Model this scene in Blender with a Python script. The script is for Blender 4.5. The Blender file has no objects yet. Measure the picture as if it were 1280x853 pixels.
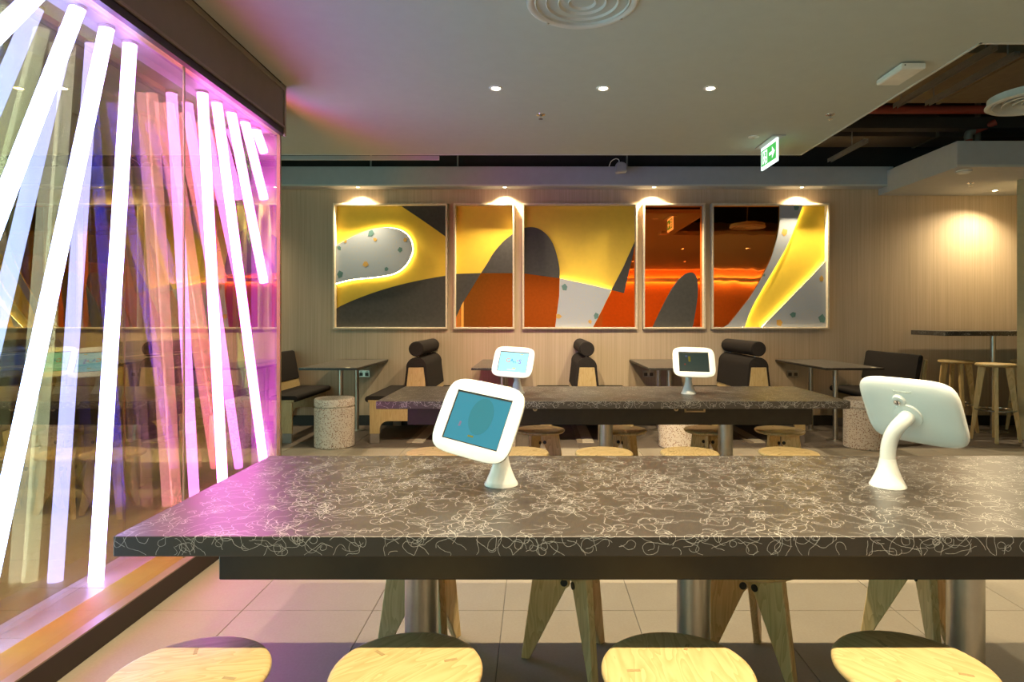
import bpy, bmesh, math, random
from mathutils import Vector, Matrix, Euler
random.seed(7)
R = math.radians
SC = bpy.context.scene
COL = SC.collection
CH = 1.34            # eye height
F = 780.0            # focal length in pixels of the 1280 wide frame

# ------------------------------------------------------------------ camera
cam_d = bpy.data.cameras.new('camera')
cam_d.sensor_width = 36.0
cam_d.lens = 36.0 * F / 1280.0
cam_d.shift_x = -30.0 / 1280.0
cam_d.shift_y = -27.5 / 1280.0
cam_d.clip_start = 0.05
cam = bpy.data.objects.new('camera', cam_d)
COL.objects.link(cam)
cam.location = (0, 0, CH)
cam.rotation_euler = (R(90), 0, 0)
SC.camera = cam

# ------------------------------------------------------------------ world, exposure
W = bpy.data.worlds.new('world'); SC.world = W; W.use_nodes = True
bg = W.node_tree.nodes['Background']
bg.inputs[0].default_value = (0.55, 1.0, 0.86, 1)
bg.inputs[1].default_value = 1.7
SC.view_settings.view_transform = 'Standard'
SC.view_settings.look = 'None'
SC.view_settings.gamma = 1.0
SC.view_settings.use_curve_mapping = False
SC.view_settings.exposure = 0.18
cy = SC.cycles
cy.use_denoising = True
cy.max_bounces = 14; cy.diffuse_bounces = 4; cy.glossy_bounces = 9
cy.transparent_max_bounces = 24; cy.transmission_bounces = 8
cy.sample_clamp_indirect = 6.0
cy.caustics_reflective = False; cy.caustics_refractive = False

WARM = (1.0, 0.80, 0.50)
def spot(name, loc, energy, size=95, blend=0.5, col=WARM, radius=0.025, aim=(0, 0, -1)):
    d = bpy.data.lights.new(name, 'SPOT'); d.energy = energy; d.color = col
    d.spot_size = R(size); d.spot_blend = blend; d.shadow_soft_size = radius
    o = bpy.data.objects.new(name, d); COL.objects.link(o); o.location = loc
    o.rotation_euler = Vector(aim).to_track_quat('-Z', 'Y').to_euler()
    return o

# ------------------------------------------------------------------ materials
MATS = {}
class NT:
    def __init__(s, name):
        s.m = bpy.data.materials.new(name); s.m.use_nodes = True
        s.t = s.m.node_tree; s.n = s.t.nodes; s.l = s.t.links
        s.b = s.n['Principled BSDF']; s.out = s.n['Material Output']
    def add(s, typ, **kw):
        x = s.n.new(typ)
        for k, v in kw.items():
            if isinstance(k, str) and hasattr(x, k): setattr(x, k, v)
        return x
    def link(s, a, b): s.l.new(a, b)
    def coord(s, scale=(1, 1, 1), out='Object', loc=(0, 0, 0), rot=(0, 0, 0)):
        tc = s.n.new('ShaderNodeTexCoord'); mp = s.n.new('ShaderNodeMapping')
        mp.inputs['Scale'].default_value = scale; mp.inputs['Location'].default_value = loc
        mp.inputs['Rotation'].default_value = rot
        s.link(tc.outputs[out], mp.inputs[0]); return mp.outputs[0]
    def noise(s, vec, scale, detail=3, rough=0.55, dist=0.0):
        x = s.n.new('ShaderNodeTexNoise'); s.link(vec, x.inputs['Vector'])
        x.inputs['Scale'].default_value = scale; x.inputs['Detail'].default_value = detail
        x.inputs['Roughness'].default_value = rough; x.inputs['Distortion'].default_value = dist
        return x.outputs['Fac']
    def ramp(s, fac, stops, interp='LINEAR'):
        x = s.n.new('ShaderNodeValToRGB'); s.link(fac, x.inputs[0]); e = x.color_ramp.elements
        x.color_ramp.interpolation = interp
        while len(e) < len(stops): e.new(0.5)
        for k, (p, c) in enumerate(stops):
            e[k].position = p; e[k].color = (c[0], c[1], c[2], 1)
        return x.outputs[0]
    def math(s, op, a, b=None, clamp=False):
        x = s.n.new('ShaderNodeMath'); x.operation = op; x.use_clamp = clamp
        for i, v in enumerate((a, b)):
            if v is None: continue
            if isinstance(v, (int, float)): x.inputs[i].default_value = v
            else: s.link(v, x.inputs[i])
        return x.outputs[0]
    def mix(s, fac, a, b):
        x = s.n.new('ShaderNodeMix'); x.data_type = 'RGBA'
        if isinstance(fac, (int, float)): x.inputs[0].default_value = fac
        else: s.link(fac, x.inputs[0])
        for i, v in ((6, a), (7, b)):
            if isinstance(v, tuple): x.inputs[i].default_value = (*v, 1)
            else: s.link(v, x.inputs[i])
        return x.outputs[2]
    def bump(s, fac, strength=0.2, dist=0.002):
        x = s.n.new('ShaderNodeBump'); x.inputs['Strength'].default_value = strength
        x.inputs['Distance'].default_value = dist
        s.link(fac, x.inputs['Height']); s.link(x.outputs[0], s.b.inputs['Normal'])

def M(name, col=None, rough=0.5, metal=0.0, var=0.08, vscale=12, emit=0.0, ecol=None, spec=0.5, coat=0.0):
    if name in MATS: return MATS[name]
    t = NT(name)
    f = t.noise(t.coord(), vscale, 4)
    lo = tuple(max(0, c * (1 - var)) for c in col); hi = tuple(min(1, c * (1 + var)) for c in col)
    t.link(t.ramp(f, [(0.3, lo), (0.7, hi)]), t.b.inputs['Base Color'])
    t.b.inputs['Roughness'].default_value = rough; t.b.inputs['Metallic'].default_value = metal
    t.b.inputs['Specular IOR Level'].default_value = spec
    t.b.inputs['Coat Weight'].default_value = coat
    if emit:
        t.b.inputs['Emission Color'].default_value = (*(ecol or col), 1)
        t.b.inputs['Emission Strength'].default_value = emit
    MATS[name] = t.m
    return t.m

def laminate_mat():
    t = NT('wall_laminate')
    a = t.noise(t.coord((70, 70, 0.9)), 1.0, 5, 0.6)
    b = t.noise(t.coord((9, 9, 0.25)), 1.0, 3, 0.5)
    s = t.math('ADD', t.math('MULTIPLY', a, 0.7), t.math('MULTIPLY', b, 0.3))
    t.link(t.ramp(s, [(0.34, (0.46, 0.35, 0.23)), (0.5, (0.535, 0.415, 0.285)), (0.66, (0.60, 0.475, 0.34))]), t.b.inputs['Base Color'])
    t.b.inputs['Roughness'].default_value = 0.5
    t.bump(s, 0.15, 0.002)
    return t.m
def ash_mat(name='ash_wood', tone=1.0, axis='X'):
    t = NT(name)
    sc = {'X': (3.0, 14, 3), 'Z': (18, 18, 2.2)}[axis]
    v = t.coord(sc)
    n = t.noise(v, 1.0, 2, 0.5, 0.6)
    w = t.math('FRACT', t.math('MULTIPLY', n, 9.0))
    g = t.noise(t.coord(tuple(k * 9 for k in sc)), 1.0, 3, 0.6)
    s = t.math('ADD', t.math('MULTIPLY', w, 0.65), t.math('MULTIPLY', g, 0.35))
    k = tone
    t.link(t.ramp(s, [(0.12, (0.69 * k, 0.52 * k, 0.255 * k)), (0.5, (0.64 * k, 0.465 * k, 0.215 * k)), (0.86, (0.53 * k, 0.37 * k, 0.155 * k))]), t.b.inputs['Base Color'])
    t.b.inputs['Roughness'].default_value = 0.42
    t.bump(s, 0.08, 0.001)
    return t.m
def string_mat(name, base=(0.026, 0.021, 0.017), amt=1.0):
    t = NT(name)
    tot = None
    for k, (sc, w, off) in enumerate(((8.0, 0.0056, 0.0), (11.0, 0.0058, 3.7), (14.0, 0.0062, 8.3))):
        v = t.coord((1, 1, 1), loc=(off, off * 1.7, off * 0.6))
        n = t.noise(v, sc, 1.6, 0.6, 1.3)
        d = t.math('ABSOLUTE', t.math('SUBTRACT', n, 0.5))
        line = t.math('SUBTRACT', 1.0, t.math('DIVIDE', d, w), True)
        mk = t.noise(t.coord((1, 1, 1), loc=(off * 2 + 5, off, 1)), 7.0, 1, 0.5)
        mk = t.math('GREATER_THAN', mk, 0.46)
        line = t.math('MULTIPLY', line, mk)
        tot = line if tot is None else t.math('MAXIMUM', tot, line)
    tot = t.math('MULTIPLY', t.math('POWER', tot, 0.6), 0.95 * amt, True)
    t.link(t.mix(tot, base, (0.66, 0.64, 0.60)), t.b.inputs['Base Color'])
    t.b.inputs['Roughness'].default_value = 0.30
    t.b.inputs['Specular IOR Level'].default_value = 0.55
    return t.m
def terrazzo_mat(name, base, fleck, scale, thr, base2=None):
    t = NT(name)
    vo = t.n.new('ShaderNodeTexVoronoi'); vo.inputs['Scale'].default_value = scale
    t.link(t.coord(), vo.inputs['Vector'])
    sep = t.n.new('ShaderNodeSeparateColor'); t.link(vo.outputs['Color'], sep.inputs[0])
    near = t.math('LESS_THAN', vo.outputs['Distance'], 0.42)
    pick = t.math('MULTIPLY', t.math('GREATER_THAN', sep.outputs[0], thr), near)
    c = t.mix(sep.outputs[1], fleck, base2 or fleck)
    t.link(t.mix(pick, base, c), t.b.inputs['Base Color'])
    t.b.inputs['Roughness'].default_value = 0.4
    return t.m
def pane_mat(name, refl, trans, facing=None, film=None):
    t = NT(name); t.n.remove(t.b)
    tr = t.n.new('ShaderNodeBsdfTransparent'); tr.inputs[0].default_value = (*trans, 1)
    gl = t.n.new('ShaderNodeBsdfGlossy'); gl.inputs['Roughness'].default_value = 0.0
    gl.inputs[0].default_value = (*refl, 1)
    if film:
        lf = t.n.new('ShaderNodeLayerWeight'); lf.inputs[0].default_value = 0.5
        t.link(t.ramp(lf.outputs['Facing'], film), tr.inputs[0])
    if facing:
        lw = t.n.new('ShaderNodeLayerWeight'); lw.inputs[0].default_value = 0.5
        f = t.math('ADD', t.math('MULTIPLY', t.math('POWER', lw.outputs['Facing'], facing[2]), facing[1]), facing[0], True)
        mx = t.n.new('ShaderNodeMixShader'); t.link(f, mx.inputs[0])
        t.link(tr.outputs[0], mx.inputs[1]); t.link(gl.outputs[0], mx.inputs[2]); t.link(mx.outputs[0], t.out.inputs[0])
    else:
        ad = t.n.new('ShaderNodeAddShader')
        t.link(tr.outputs[0], ad.inputs[0]); t.link(gl.outputs[0], ad.inputs[1]); t.link(ad.outputs[0], t.out.inputs[0])
    return t.m
def mirror_mat(name, col, rough=0.0, wavy=0.0, dark=None):
    t = NT(name)
    t.b.inputs['Base Color'].default_value = (*col, 1); t.b.inputs['Metallic'].default_value = 1
    t.b.inputs['Roughness'].default_value = rough
    if wavy:
        t.bump(t.noise(t.coord((1, 1, 0.6)), 5.0, 1, 0.4), wavy, 0.01)
    return t.m
def tile_mat(name, a, b, rough):
    t = NT(name)
    n1 = t.noise(t.coord(), 3.0, 4, 0.6); n2 = t.noise(t.coord(), 90.0, 2, 0.6)
    s = t.math('ADD', t.math('MULTIPLY', n1, 0.55), t.math('MULTIPLY', n2, 0.45))
    t.link(t.ramp(s, [(0.3, a), (0.7, b)]), t.b.inputs['Base Color'])
    t.b.inputs['Roughness'].default_value = rough
    t.bump(n2, 0.1, 0.001)
    return t.m
def tube_mat(name, col, strength):
    t = NT(name); t.n.remove(t.b)
    e = t.n.new('ShaderNodeEmission'); e.inputs[1].default_value = strength
    f = t.noise(t.coord(), 6.0, 2)
    mx = max(max(col), 1.0); hi = tuple(c / mx for c in col); lo = tuple(c * 0.94 for c in hi)
    e.inputs[1].default_value = strength * mx
    t.link(t.ramp(f, [(0.3, lo), (0.7, hi)]), e.inputs[0])
    t.link(e.outputs[0], t.out.inputs[0]); return t.m
def glow(name, col, s):
    if name not in MATS: MATS[name] = tube_mat(name, col, s)
    return MATS[name]

LAM = laminate_mat()
ASH = ash_mat('ash_wood_seat', 1.0, 'X'); ASHL = ash_mat('ash_wood_leg', 1.2, 'Z')
PLY = ash_mat('pale_ply', 0.62, 'Z')
STRING = M('dark_laminate', (0.036, 0.030, 0.025), 0.36, var=0.08, vscale=40, spec=0.65)
STRINGW = M('pale_string_print', (0.46, 0.45, 0.43), 0.35, var=0.1)
STRING_S = string_mat('string_laminate_small', (0.05, 0.043, 0.036), 0.6)
TERR = terrazzo_mat('terrazzo_stool', (0.66, 0.58, 0.50), (0.20, 0.09, 0.06), 80, 0.40, (0.42, 0.27, 0.18))
TERRW = terrazzo_mat('terrazzo_panel', (0.37, 0.41, 0.47), (0.45, 0.42, 0.36), 70, 0.86)
COPPER = mirror_mat('copper_mirror', (0.95, 0.20, 0.032), 0.015, 0.0)
COPPERW = mirror_mat('copper_mirror_wavy', (0.95, 0.32, 0.08), 0.02, 0.10)
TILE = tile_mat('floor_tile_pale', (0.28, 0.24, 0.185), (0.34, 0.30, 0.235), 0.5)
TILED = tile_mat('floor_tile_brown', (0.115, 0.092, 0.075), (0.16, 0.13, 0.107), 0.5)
WHITE = M('white_plastic', (0.86, 0.88, 0.85), 0.22, var=0.02)
CEIL = M('ceiling_paint', (0.50, 0.54, 0.50), 0.85, var=0.02)
FASC = M('fascia_paint', (0.46, 0.48, 0.51), 0.7, var=0.03)
BLACK = M('black_powdercoat', (0.022, 0.019, 0.016), 0.45)
APRON = M('dark_bronze_apron', (0.030, 0.024, 0.016), 0.42, var=0.15)
VOID = M('void_dark_paint', (0.030, 0.026, 0.022), 0.9)
DUCT = M('duct_brown', (0.22, 0.165, 0.10), 0.7, var=0.1)
STEEL = M('brushed_steel', (0.55, 0.52, 0.46), 0.33, 1.0)
CHROME = M('chrome', (0.75, 0.75, 0.75), 0.08, 1.0)
FABRIC = M('charcoal_fabric', (0.020, 0.0165, 0.015), 0.9, var=0.2, vscale=90, spec=0.15)
YELLOW = M('yellow_paint', (0.85, 0.58, 0.045), 0.6, var=0.03)
SLATE = M('slate_panel', (0.048, 0.047, 0.044), 0.75, var=0.15, vscale=25)
TEAL = M('teal_chip', (0.09, 0.20, 0.19), 0.6, var=0.15)
OCHRE = M('ochre_chip', (0.52, 0.31, 0.07), 0.6, var=0.15)
OCHREF = M('ochre_ledge', (0.25, 0.19, 0.02), 0.6, var=0.08)
BRASS = M('brass_strip', (0.42, 0.33, 0.19), 0.4, 0.6)
BRONZE = M('dark_bronze_kerb', (0.018, 0.010, 0.007), 0.5)
FRAMEW = M('pale_oak_frame', (0.72, 0.61, 0.45), 0.5, var=0.1, vscale=30)
BULK = M('bulkhead_taupe', (0.20, 0.175, 0.155), 0.75, var=0.04)
SHOE = M('metal_shoe', (0.20, 0.17, 0.15), 0.45, 0.3)
REDP = M('red_pipe', (0.30, 0.05, 0.03), 0.5)
GALV = M('galvanised', (0.30, 0.29, 0.26), 0.5, 0.5)
GREYP = M('grey_plastic', (0.45, 0.45, 0.44), 0.5)

# ------------------------------------------------------------------ mesh helpers
class MB:
    def __init__(s): s.v = []; s.f = []
    def _add(s, vs, fs):
        o = len(s.v); s.v += [tuple(p) for p in vs]; s.f += [tuple(i + o for i in f) for f in fs]; return s
    def box(s, x0, x1, y0, y1, z0, z1):
        vs = [(x, y, z) for z in (z0, z1) for y in (y0, y1) for x in (x0, x1)]
        return s._add(vs, [(0, 2, 3, 1), (4, 5, 7, 6), (0, 1, 5, 4), (2, 6, 7, 3), (0, 4, 6, 2), (1, 3, 7, 5)])
    def prism(s, pts, a, b, plane='XZ'):
        n = len(pts)
        def P(p, h): return (p[0], h, p[1]) if plane == 'XZ' else ((p[0], p[1], h) if plane == 'XY' else (h, p[0], p[1]))
        vs = [P(p, a) for p in pts] + [P(p, b) for p in pts]
        fs = [tuple(range(n)), tuple(range(2 * n - 1, n - 1, -1))]
        fs += [((i + 1) % n, i, i + n, (i + 1) % n + n) for i in range(n)]
        return s._add(vs, fs)
    def lathe(s, prof, n=32, cx=0, cy=0, cap=True):
        vs = []; m = len(prof)
        for k in range(n):
            a = 2 * math.pi * k / n
            for r, z in prof: vs.append((cx + r * math.cos(a), cy + r * math.sin(a), z))
        fs = []
        for k in range(n):
            k2 = (k + 1) % n
            for j in range(m - 1): fs.append((k * m + j, k2 * m + j, k2 * m + j + 1, k * m + j + 1))
        if cap:
            fs.append(tuple(k * m for k in range(n - 1, -1, -1))); fs.append(tuple(k * m + m - 1 for k in range(n)))
        return s._add(vs, fs)
    def tube(s, pts, r, n=14, cap=True):
        pts = [Vector(p) for p in pts]; m = len(pts)
        rs = r if isinstance(r, (list, tuple)) else [r] * m
        up = None; vs = []
        for i, p in enumerate(pts):
            d = (pts[min(i + 1, m - 1)] - pts[max(i - 1, 0)]).normalized()
            if up is None:
                up = Vector((0, 0, 1)) if abs(d.z) < 0.9 else Vector((1, 0, 0))
            u = (up - d * up.dot(d)).normalized(); w = d.cross(u); up = u
            for k in range(n):
                a = 2 * math.pi * k / n
                vs.append(p + (u * math.cos(a) + w * math.sin(a)) * rs[i])
        fs = []
        for i in range(m - 1):
            for k in range(n):
                k2 = (k + 1) % n
                fs.append((i * n + k, i * n + k2, (i + 1) * n + k2, (i + 1) * n + k))
        if cap:
            fs.append(tuple(range(n - 1, -1, -1))); fs.append(tuple((m - 1) * n + k for k in range(n)))
        return s._add(vs, fs)
    def ring(s, cx, cy, z, Rr, r, n=40, k=8):
        vs = []; fs = []
        for i in range(n):
            a = 2 * math.pi * i / n
            for j in range(k):
                b = 2 * math.pi * j / k; q = Rr + r * math.cos(b)
                vs.append((cx + q * math.cos(a), cy + q * math.sin(a), z + r * math.sin(b)))
        for i in range(n):
            for j in range(k):
                fs.append((i * k + j, ((i + 1) % n) * k + j, ((i + 1) % n) * k + (j + 1) % k, i * k + (j + 1) % k))
        return s._add(vs, fs)
    def mesh(s, name, mat, bevel=0.0, segs=2, smooth=True, ang=35):
        me = bpy.data.meshes.new(name)
        bm = bmesh.new()
        bv = [bm.verts.new(p) for p in s.v]
        for f in s.f:
            try: bm.faces.new([bv[i] for i in f])
            except ValueError: pass
        bmesh.ops.recalc_face_normals(bm, faces=bm.faces)
        if bevel:
            es = [e for e in bm.edges if len(e.link_faces) == 2 and e.calc_face_angle(0) > R(30)]
            bmesh.ops.bevel(bm, geom=es, offset=bevel, segments=segs, affect='EDGES', clamp_overlap=True)
        bm.to_mesh(me); bm.free()
        if smooth:
            for p in me.polygons: p.use_smooth = True
            me.set_sharp_from_angle(angle=R(ang))
        me.materials.append(mat)
        return me
    def build(s, name, mat, parent=None, bevel=0.0, segs=2, smooth=True, ang=35, loc=None, rot=None):
        return place(name, s.mesh(name, mat, bevel, segs, smooth, ang), parent, loc, rot)
def place(name, me, parent=None, loc=None, rot=None):
    o = bpy.data.objects.new(name, me); COL.objects.link(o)
    if parent is not None: o.parent = parent
    if loc is not None: o.location = loc
    if rot is not None: o.rotation_euler = rot
    return o
def tag(o, label=None, cat=None, group=None, kind=None):
    if label: o['label'] = label
    if cat: o['category'] = cat
    if group: o['group'] = group
    if kind: o['kind'] = kind
    return o
def thing(name, label, cat, loc=(0, 0, 0), rz=0.0, group=None):
    o = bpy.data.objects.new(name, None); COL.objects.link(o)
    o.location = loc; o.rotation_euler = (0, 0, rz); o.empty_display_size = 0.1
    return tag(o, label, cat, group)
def struct(o): return tag(o, kind='structure')
def copy_tree(o, parent=None):
    c = o.copy(); COL.objects.link(c); c.parent = parent
    for ch in list(o.children): copy_tree(ch, c)
    return c
def B(x0, x1, y0, y1, z0, z1): return MB().box(x0, x1, y0, y1, z0, z1)
def arc(cx, cz, r, a0, a1, n=8): return [(cx + r * math.cos(R(a0 + (a1 - a0) * i / n)), cz + r * math.sin(R(a0 + (a1 - a0) * i / n))) for i in range(n + 1)]
def spline(pts, n=6):
    out = []
    for i in range(len(pts) - 1):
        p0 = pts[max(i - 1, 0)]; p1 = pts[i]; p2 = pts[i + 1]; p3 = pts[min(i + 2, len(pts) - 1)]
        for k in range(n):
            t = k / n
            out.append(tuple(0.5 * (2 * p1[j] + (p2[j] - p0[j]) * t + (2 * p0[j] - 5 * p1[j] + 4 * p2[j] - p3[j]) * t * t + (3 * p1[j] - p0[j] - 3 * p2[j] + p3[j]) * t ** 3) for j in range(len(p1))))
    out.append(tuple(pts[-1])); return out
def text_mesh(body, size, mat, extrude=0.0005, name='lettering'):
    cu = bpy.data.curves.new(name, 'FONT'); cu.body = body; cu.size = size; cu.extrude = extrude
    cu.align_x = 'CENTER'; cu.align_y = 'CENTER'; cu.resolution_u = 3
    o = bpy.data.objects.new(name, cu); COL.objects.link(o)
    dg = bpy.context.evaluated_depsgraph_get(); dg.update()
    me = bpy.data.meshes.new_from_object(o.evaluated_get(dg))
    bpy.data.objects.remove(o); bpy.data.curves.remove(cu)
    me.materials.clear(); me.materials.append(mat); return me

CZ = 2.97     # suspended ceiling underside
# ================================================================== SETTING
fl = MB(); fl.box(-4.5, 9, 1.667, 8.2, -0.12, -0.004); fl.box(-4.5, 9, -7, 1.667, -0.12, 0.0)
floor = struct(fl.build('floor', M('grout', (0.16, 0.145, 0.13), 0.8), smooth=False))
tile_me = B(-0.2985, 0.2985, -0.2985, 0.2985, -0.012, 0.0).mesh('floor_tile', TILE, 0.0015, 1, False)
tiled_me = B(-0.2985, 0.2985, -0.2985, 0.2985, -0.012, 0.0).mesh('floor_tile', TILED, 0.0015, 1, False)
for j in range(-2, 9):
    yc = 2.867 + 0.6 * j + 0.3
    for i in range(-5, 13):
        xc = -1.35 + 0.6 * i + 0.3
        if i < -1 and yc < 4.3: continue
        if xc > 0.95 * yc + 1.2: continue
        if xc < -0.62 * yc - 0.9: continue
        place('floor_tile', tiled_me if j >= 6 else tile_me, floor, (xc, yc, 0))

struct(B(-4.5, 9, 7.88, 8.1, -0.1, 3.15).build('wall_back', LAM, smooth=False))
struct(B(-4.5, 9, 7.88, 8.1, 3.15, 4.6).build('wall_back_upper', VOID, smooth=False))
struct(B(-4.7, -4.5, 4.2, 8.1, -0.1, 4.6).build('wall_left', LAM, smooth=False))
struct(B(9, 9.2, -7, 8.1, -0.1, 4.6).build('wall_right', LAM, smooth=False))
struct(B(-2.4, 2.2, -5.2, -5.0, -0.1, 4.6).build('wall_front_blocker', M('front_wall_paint', (0.55, 0.45, 0.36), 0.6), smooth=False))  # unseen wall added to keep the bright world out of the copper mirrors
struct(B(2.2, 9, -5.2, -5.0, -0.1, 4.6).build('wall_front', M('orange_wall', (0.62, 0.33, 0.14), 0.6), smooth=False))
struct(B(-4.5, 9, 7.862, 7.88, 0.0, 0.125).build('baseboard_back', BLACK, smooth=False))
# suspended ceiling, L shaped round the open bay on the right
cpoly = [(-1.75, -7), (9, -7), (9, 3.675), (2.615, 3.675), (2.615, 6.17), (-4.5, 6.17), (-4.5, 4.38), (-1.75, 4.38)]
struct(MB().prism(cpoly, CZ, CZ + 0.03, 'XY').build('ceiling', CEIL, smooth=False))
struct(B(-4.7, 9.2, -7, 8.1, 4.55, 4.7).build('ceiling', VOID, smooth=False))
EDGE = M('ceiling_edge_trim', (0.62, 0.63, 0.60), 0.5, var=0.02)
struct(B(-4.5, 2.63, 6.17, 6.185, CZ - 0.006, CZ + 0.05).build('trim_1', EDGE, smooth=False))
struct(B(2.615, 2.63, 3.675, 6.17, CZ - 0.006, CZ + 0.07).build('trim_2', EDGE, smooth=False))
struct(B(2.615, 9, 3.675, 3.69, CZ - 0.006, CZ + 0.07).build('trim_3', EDGE, smooth=False))
struct(B(-4.5, -0.98, 6.30, 6.33, CZ - 0.02, CZ + 0.02).build('trim_4', FASC, smooth=False))
# soffit over the art wall
so = MB(); so.box(-4.5, 4.40, 7.68, 7.88, 2.978, 3.22)
struct(so.build('trim_5', FASC, bevel=0.004, segs=1))
struct(B(-4.5, 4.38, 7.675, 7.682, 2.978, 3.0).build('trim_6', EDGE, smooth=False))
# canopy on the right
struct(B(4.32, 9, 6.40, 7.88, 2.90, 3.17).build('trim_7', FASC, bevel=0.004, segs=1))
struct(B(4.312, 9, 6.392, 6.40, 2.90, 2.925).build('trim_8', EDGE, smooth=False))
# bulkhead above the glazed light case
struct(B(-2.35, -1.766, 0.6, 4.38, 2.782, CZ).build('wall_left_bulkhead_top', BULK, smooth=False))
struct(B(-1.80, -1.766, 0.6, 4.38, 2.676, 2.782).build('wall_left_bulkhead', BULK, smooth=False))
struct(B(-1.77, -1.757, 4.365, 4.39, 2.62, CZ).build('trim_9', M('bulkhead_trim', (0.30, 0.26, 0.21), 0.5), smooth=False))
struct(B(-1.768, -1.758, 0.6, 4.38, CZ - 0.03, CZ - 0.001).build('trim_10', M('bulkhead_trim', (0.30, 0.26, 0.21), 0.5), smooth=False))
struct(B(-1.80, -1.755, 0.6, 4.38, 2.676, 2.69).build('trim_11', M('bulkhead_lip', (0.24, 0.20, 0.17), 0.5), smooth=False))
struct(B(-2.6, -2.32, 0.6, 4.71, 0, 4.5).build('wall_left_case', BLACK, smooth=False))
# oak partition at the right
PALEOAK = M('partition_oak', (0.55, 0.47, 0.27), 0.55, var=0.06, vscale=20)
struct(MB().prism([(5.38, 6.98), (5.52, 6.80), (6.2, 6.80), (6.2, 6.98)], 0.0, 2.9, 'XY').build('wall_partition', PALEOAK, smooth=False))

# ================================================================== LAMPS
def downlight(x, y, z, label, cat='downlight', energy=60, size=100, aim=(0, 0, -1), r=0.04, group=None, col=WARM, blend=0.6, gl=40, visible=True):
    t = thing('downlight', label, cat, (x, y, z), 0, group)
    MB().lathe([(r * 0.75, 0.0), (r * 0.8, -0.006), (r * 1.15, -0.006), (r * 1.25, 0.0)], 24, cap=False).build('trim_ring', WHITE, t)
    MB().lathe([(0.0001, -0.001), (r * 0.75, -0.001)], 20, cap=False).build('lens', glow('lens_glow', (1.0, 0.85, 0.6), gl), t)
    s = spot('spot_lamp', (0, 0, -0.012), energy, size, blend, col, 0.02, aim); s.parent = t
for x, n in ((-0.282, 'leftmost of the three round downlights in a row on the ceiling'), (0.474, 'middle one of the three round downlights in a row on the ceiling'), (1.23, 'rightmost of the three round downlights in a row on the ceiling')):
    downlight(x, 4.40, CZ, n, energy=280, size=92, blend=1.0, aim=(0, 0.8, -0.9), group='ceiling downlights')
for x, n in ((-1.04, 'stool nearest the light case'), (-0.282, 'second near stool from the light case'), (0.474, 'third near stool from the light case'), (1.23, 'rightmost near stool'), (1.99, 'right end of the near stool row')):
    downlight(x, 1.28, CZ, 'round downlight high above the ' + n, energy=145, size=100, group='ceiling downlights over the near stools')
for x, n in ((-1.04, 'light case end'), (-0.282, 'tilted tablet'), (0.474, 'middle of the near table'), (1.23, 'tablet seen from behind'), (1.99, 'right end of the near table')):
    downlight(x, 3.05, CZ, 'round downlight just above the frame, over the ' + n, energy=115, size=110, group='ceiling downlights over the near table')
for x, n in ((-0.28, 'leftmost'), (1.23, 'second from left'), (2.75, 'second from right'), (4.2, 'rightmost')):
    downlight(x, -1.9, CZ, 'added unseen downlight behind the viewer, ' + n + ' of its row', energy=150, size=110, blend=1.0, aim=(0, -0.8, -0.8), group='added downlights washing the wall behind the viewer')  # unseen row added to brighten the wall that the copper mirrors reflect
for x, n in ((3.4, 'just beyond'), (4.9, 'well beyond')):
    downlight(x, 1.28, CZ, 'round downlight in the ceiling ' + n + ' the right end of the near table', energy=150, size=120, group='ceiling downlights beyond the table')
for x, n in ((-4.05, 'soffit downlight hidden behind the light case'), (-2.207, 'soffit downlight above the frame with the terrazzo pebble'), (-0.386, 'soffit downlight above the narrow yellow and copper frame'), (1.465, 'soffit downlight above the narrow copper mirror frame'), (3.296, 'soffit downlight above the rightmost art frame')):
    downlight(x, 7.735, 2.978, n, energy=200, size=120, aim=(0, 0.06, -1), r=0.028, group='soffit downlights over the art', blend=0.9)
downlight(5.56, 7.56, 2.90, 'downlight under the right canopy above the high table', energy=150, size=150, aim=(-0.15, -0.22, -1), r=0.035, blend=0.9)

# ================================================================== LIGHT CASE ON THE LEFT
XO, XI, XB = -1.81, -1.965, -2.15
case = thing('light_case', 'tall glazed display case of glowing tubes along the left side', 'display case', (-1.9, 2.0, 0))
def cs(mb, name, mat, **k):
    mb.v = [(p[0] + 1.9, p[1] - 2.0, p[2]) for p in mb.v]
    return mb.build(name, mat, case, **k)
cs(B(-2.30, -1.768, 0.6, 4.40, 0.0, 0.107), 'kerb', BRONZE, bevel=0.002, segs=1)
cs(B(XO - 0.004, -1.766, 0.6, 4.40, 0.105, 0.112), 'ledge_strip', M('ledge_tan', (0.24, 0.17, 0.13), 0.4), smooth=False)
cs(B(XI, XO - 0.004, 0.6, 4.40, 0.105, 0.111), 'inner_ledge', OCHREF, smooth=False)
CASEF = tile_mat('case_floor', (0.30, 0.24, 0.19), (0.40, 0.33, 0.27), 0.35)
y = 0.6
while y < 4.70:
    cs(B(XB, XI, y + 0.0015, min(y + 0.45, 4.71) - 0.0015, 0.100, 0.111), 'floor_plank', CASEF, smooth=False)
    y += 0.45
cs(B(-2.32, XO + 0.012, 0.6, 4.40, 2.742, 2.78), 'case_soffit', M('case_soffit_paint', (0.30, 0.29, 0.31), 0.5), smooth=False)
cs(B(-2.32, XI + 0.01, 4.40, 4.73, 2.742, 2.78), 'case_soffit', M('case_soffit_paint', (0.30, 0.29, 0.31), 0.5), smooth=False)
cs(B(-1.845, XO + 0.010, 0.6, 4.40, 2.64, 2.742), 'head_rail', BRASS, smooth=False)
cs(B(XO + 0.011, -1.768, 0.6, 4.40, 2.632, 2.676), 'head_channel', M('case_black', (0.012, 0.010, 0.012), 0.4), smooth=False)
cs(B(-2.30, XI + 0.008, 4.712, 4.73, 0.0, 2.75), 'end_panel', M('case_end_paint', (0.11, 0.09, 0.14), 0.5), smooth=False)
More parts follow.
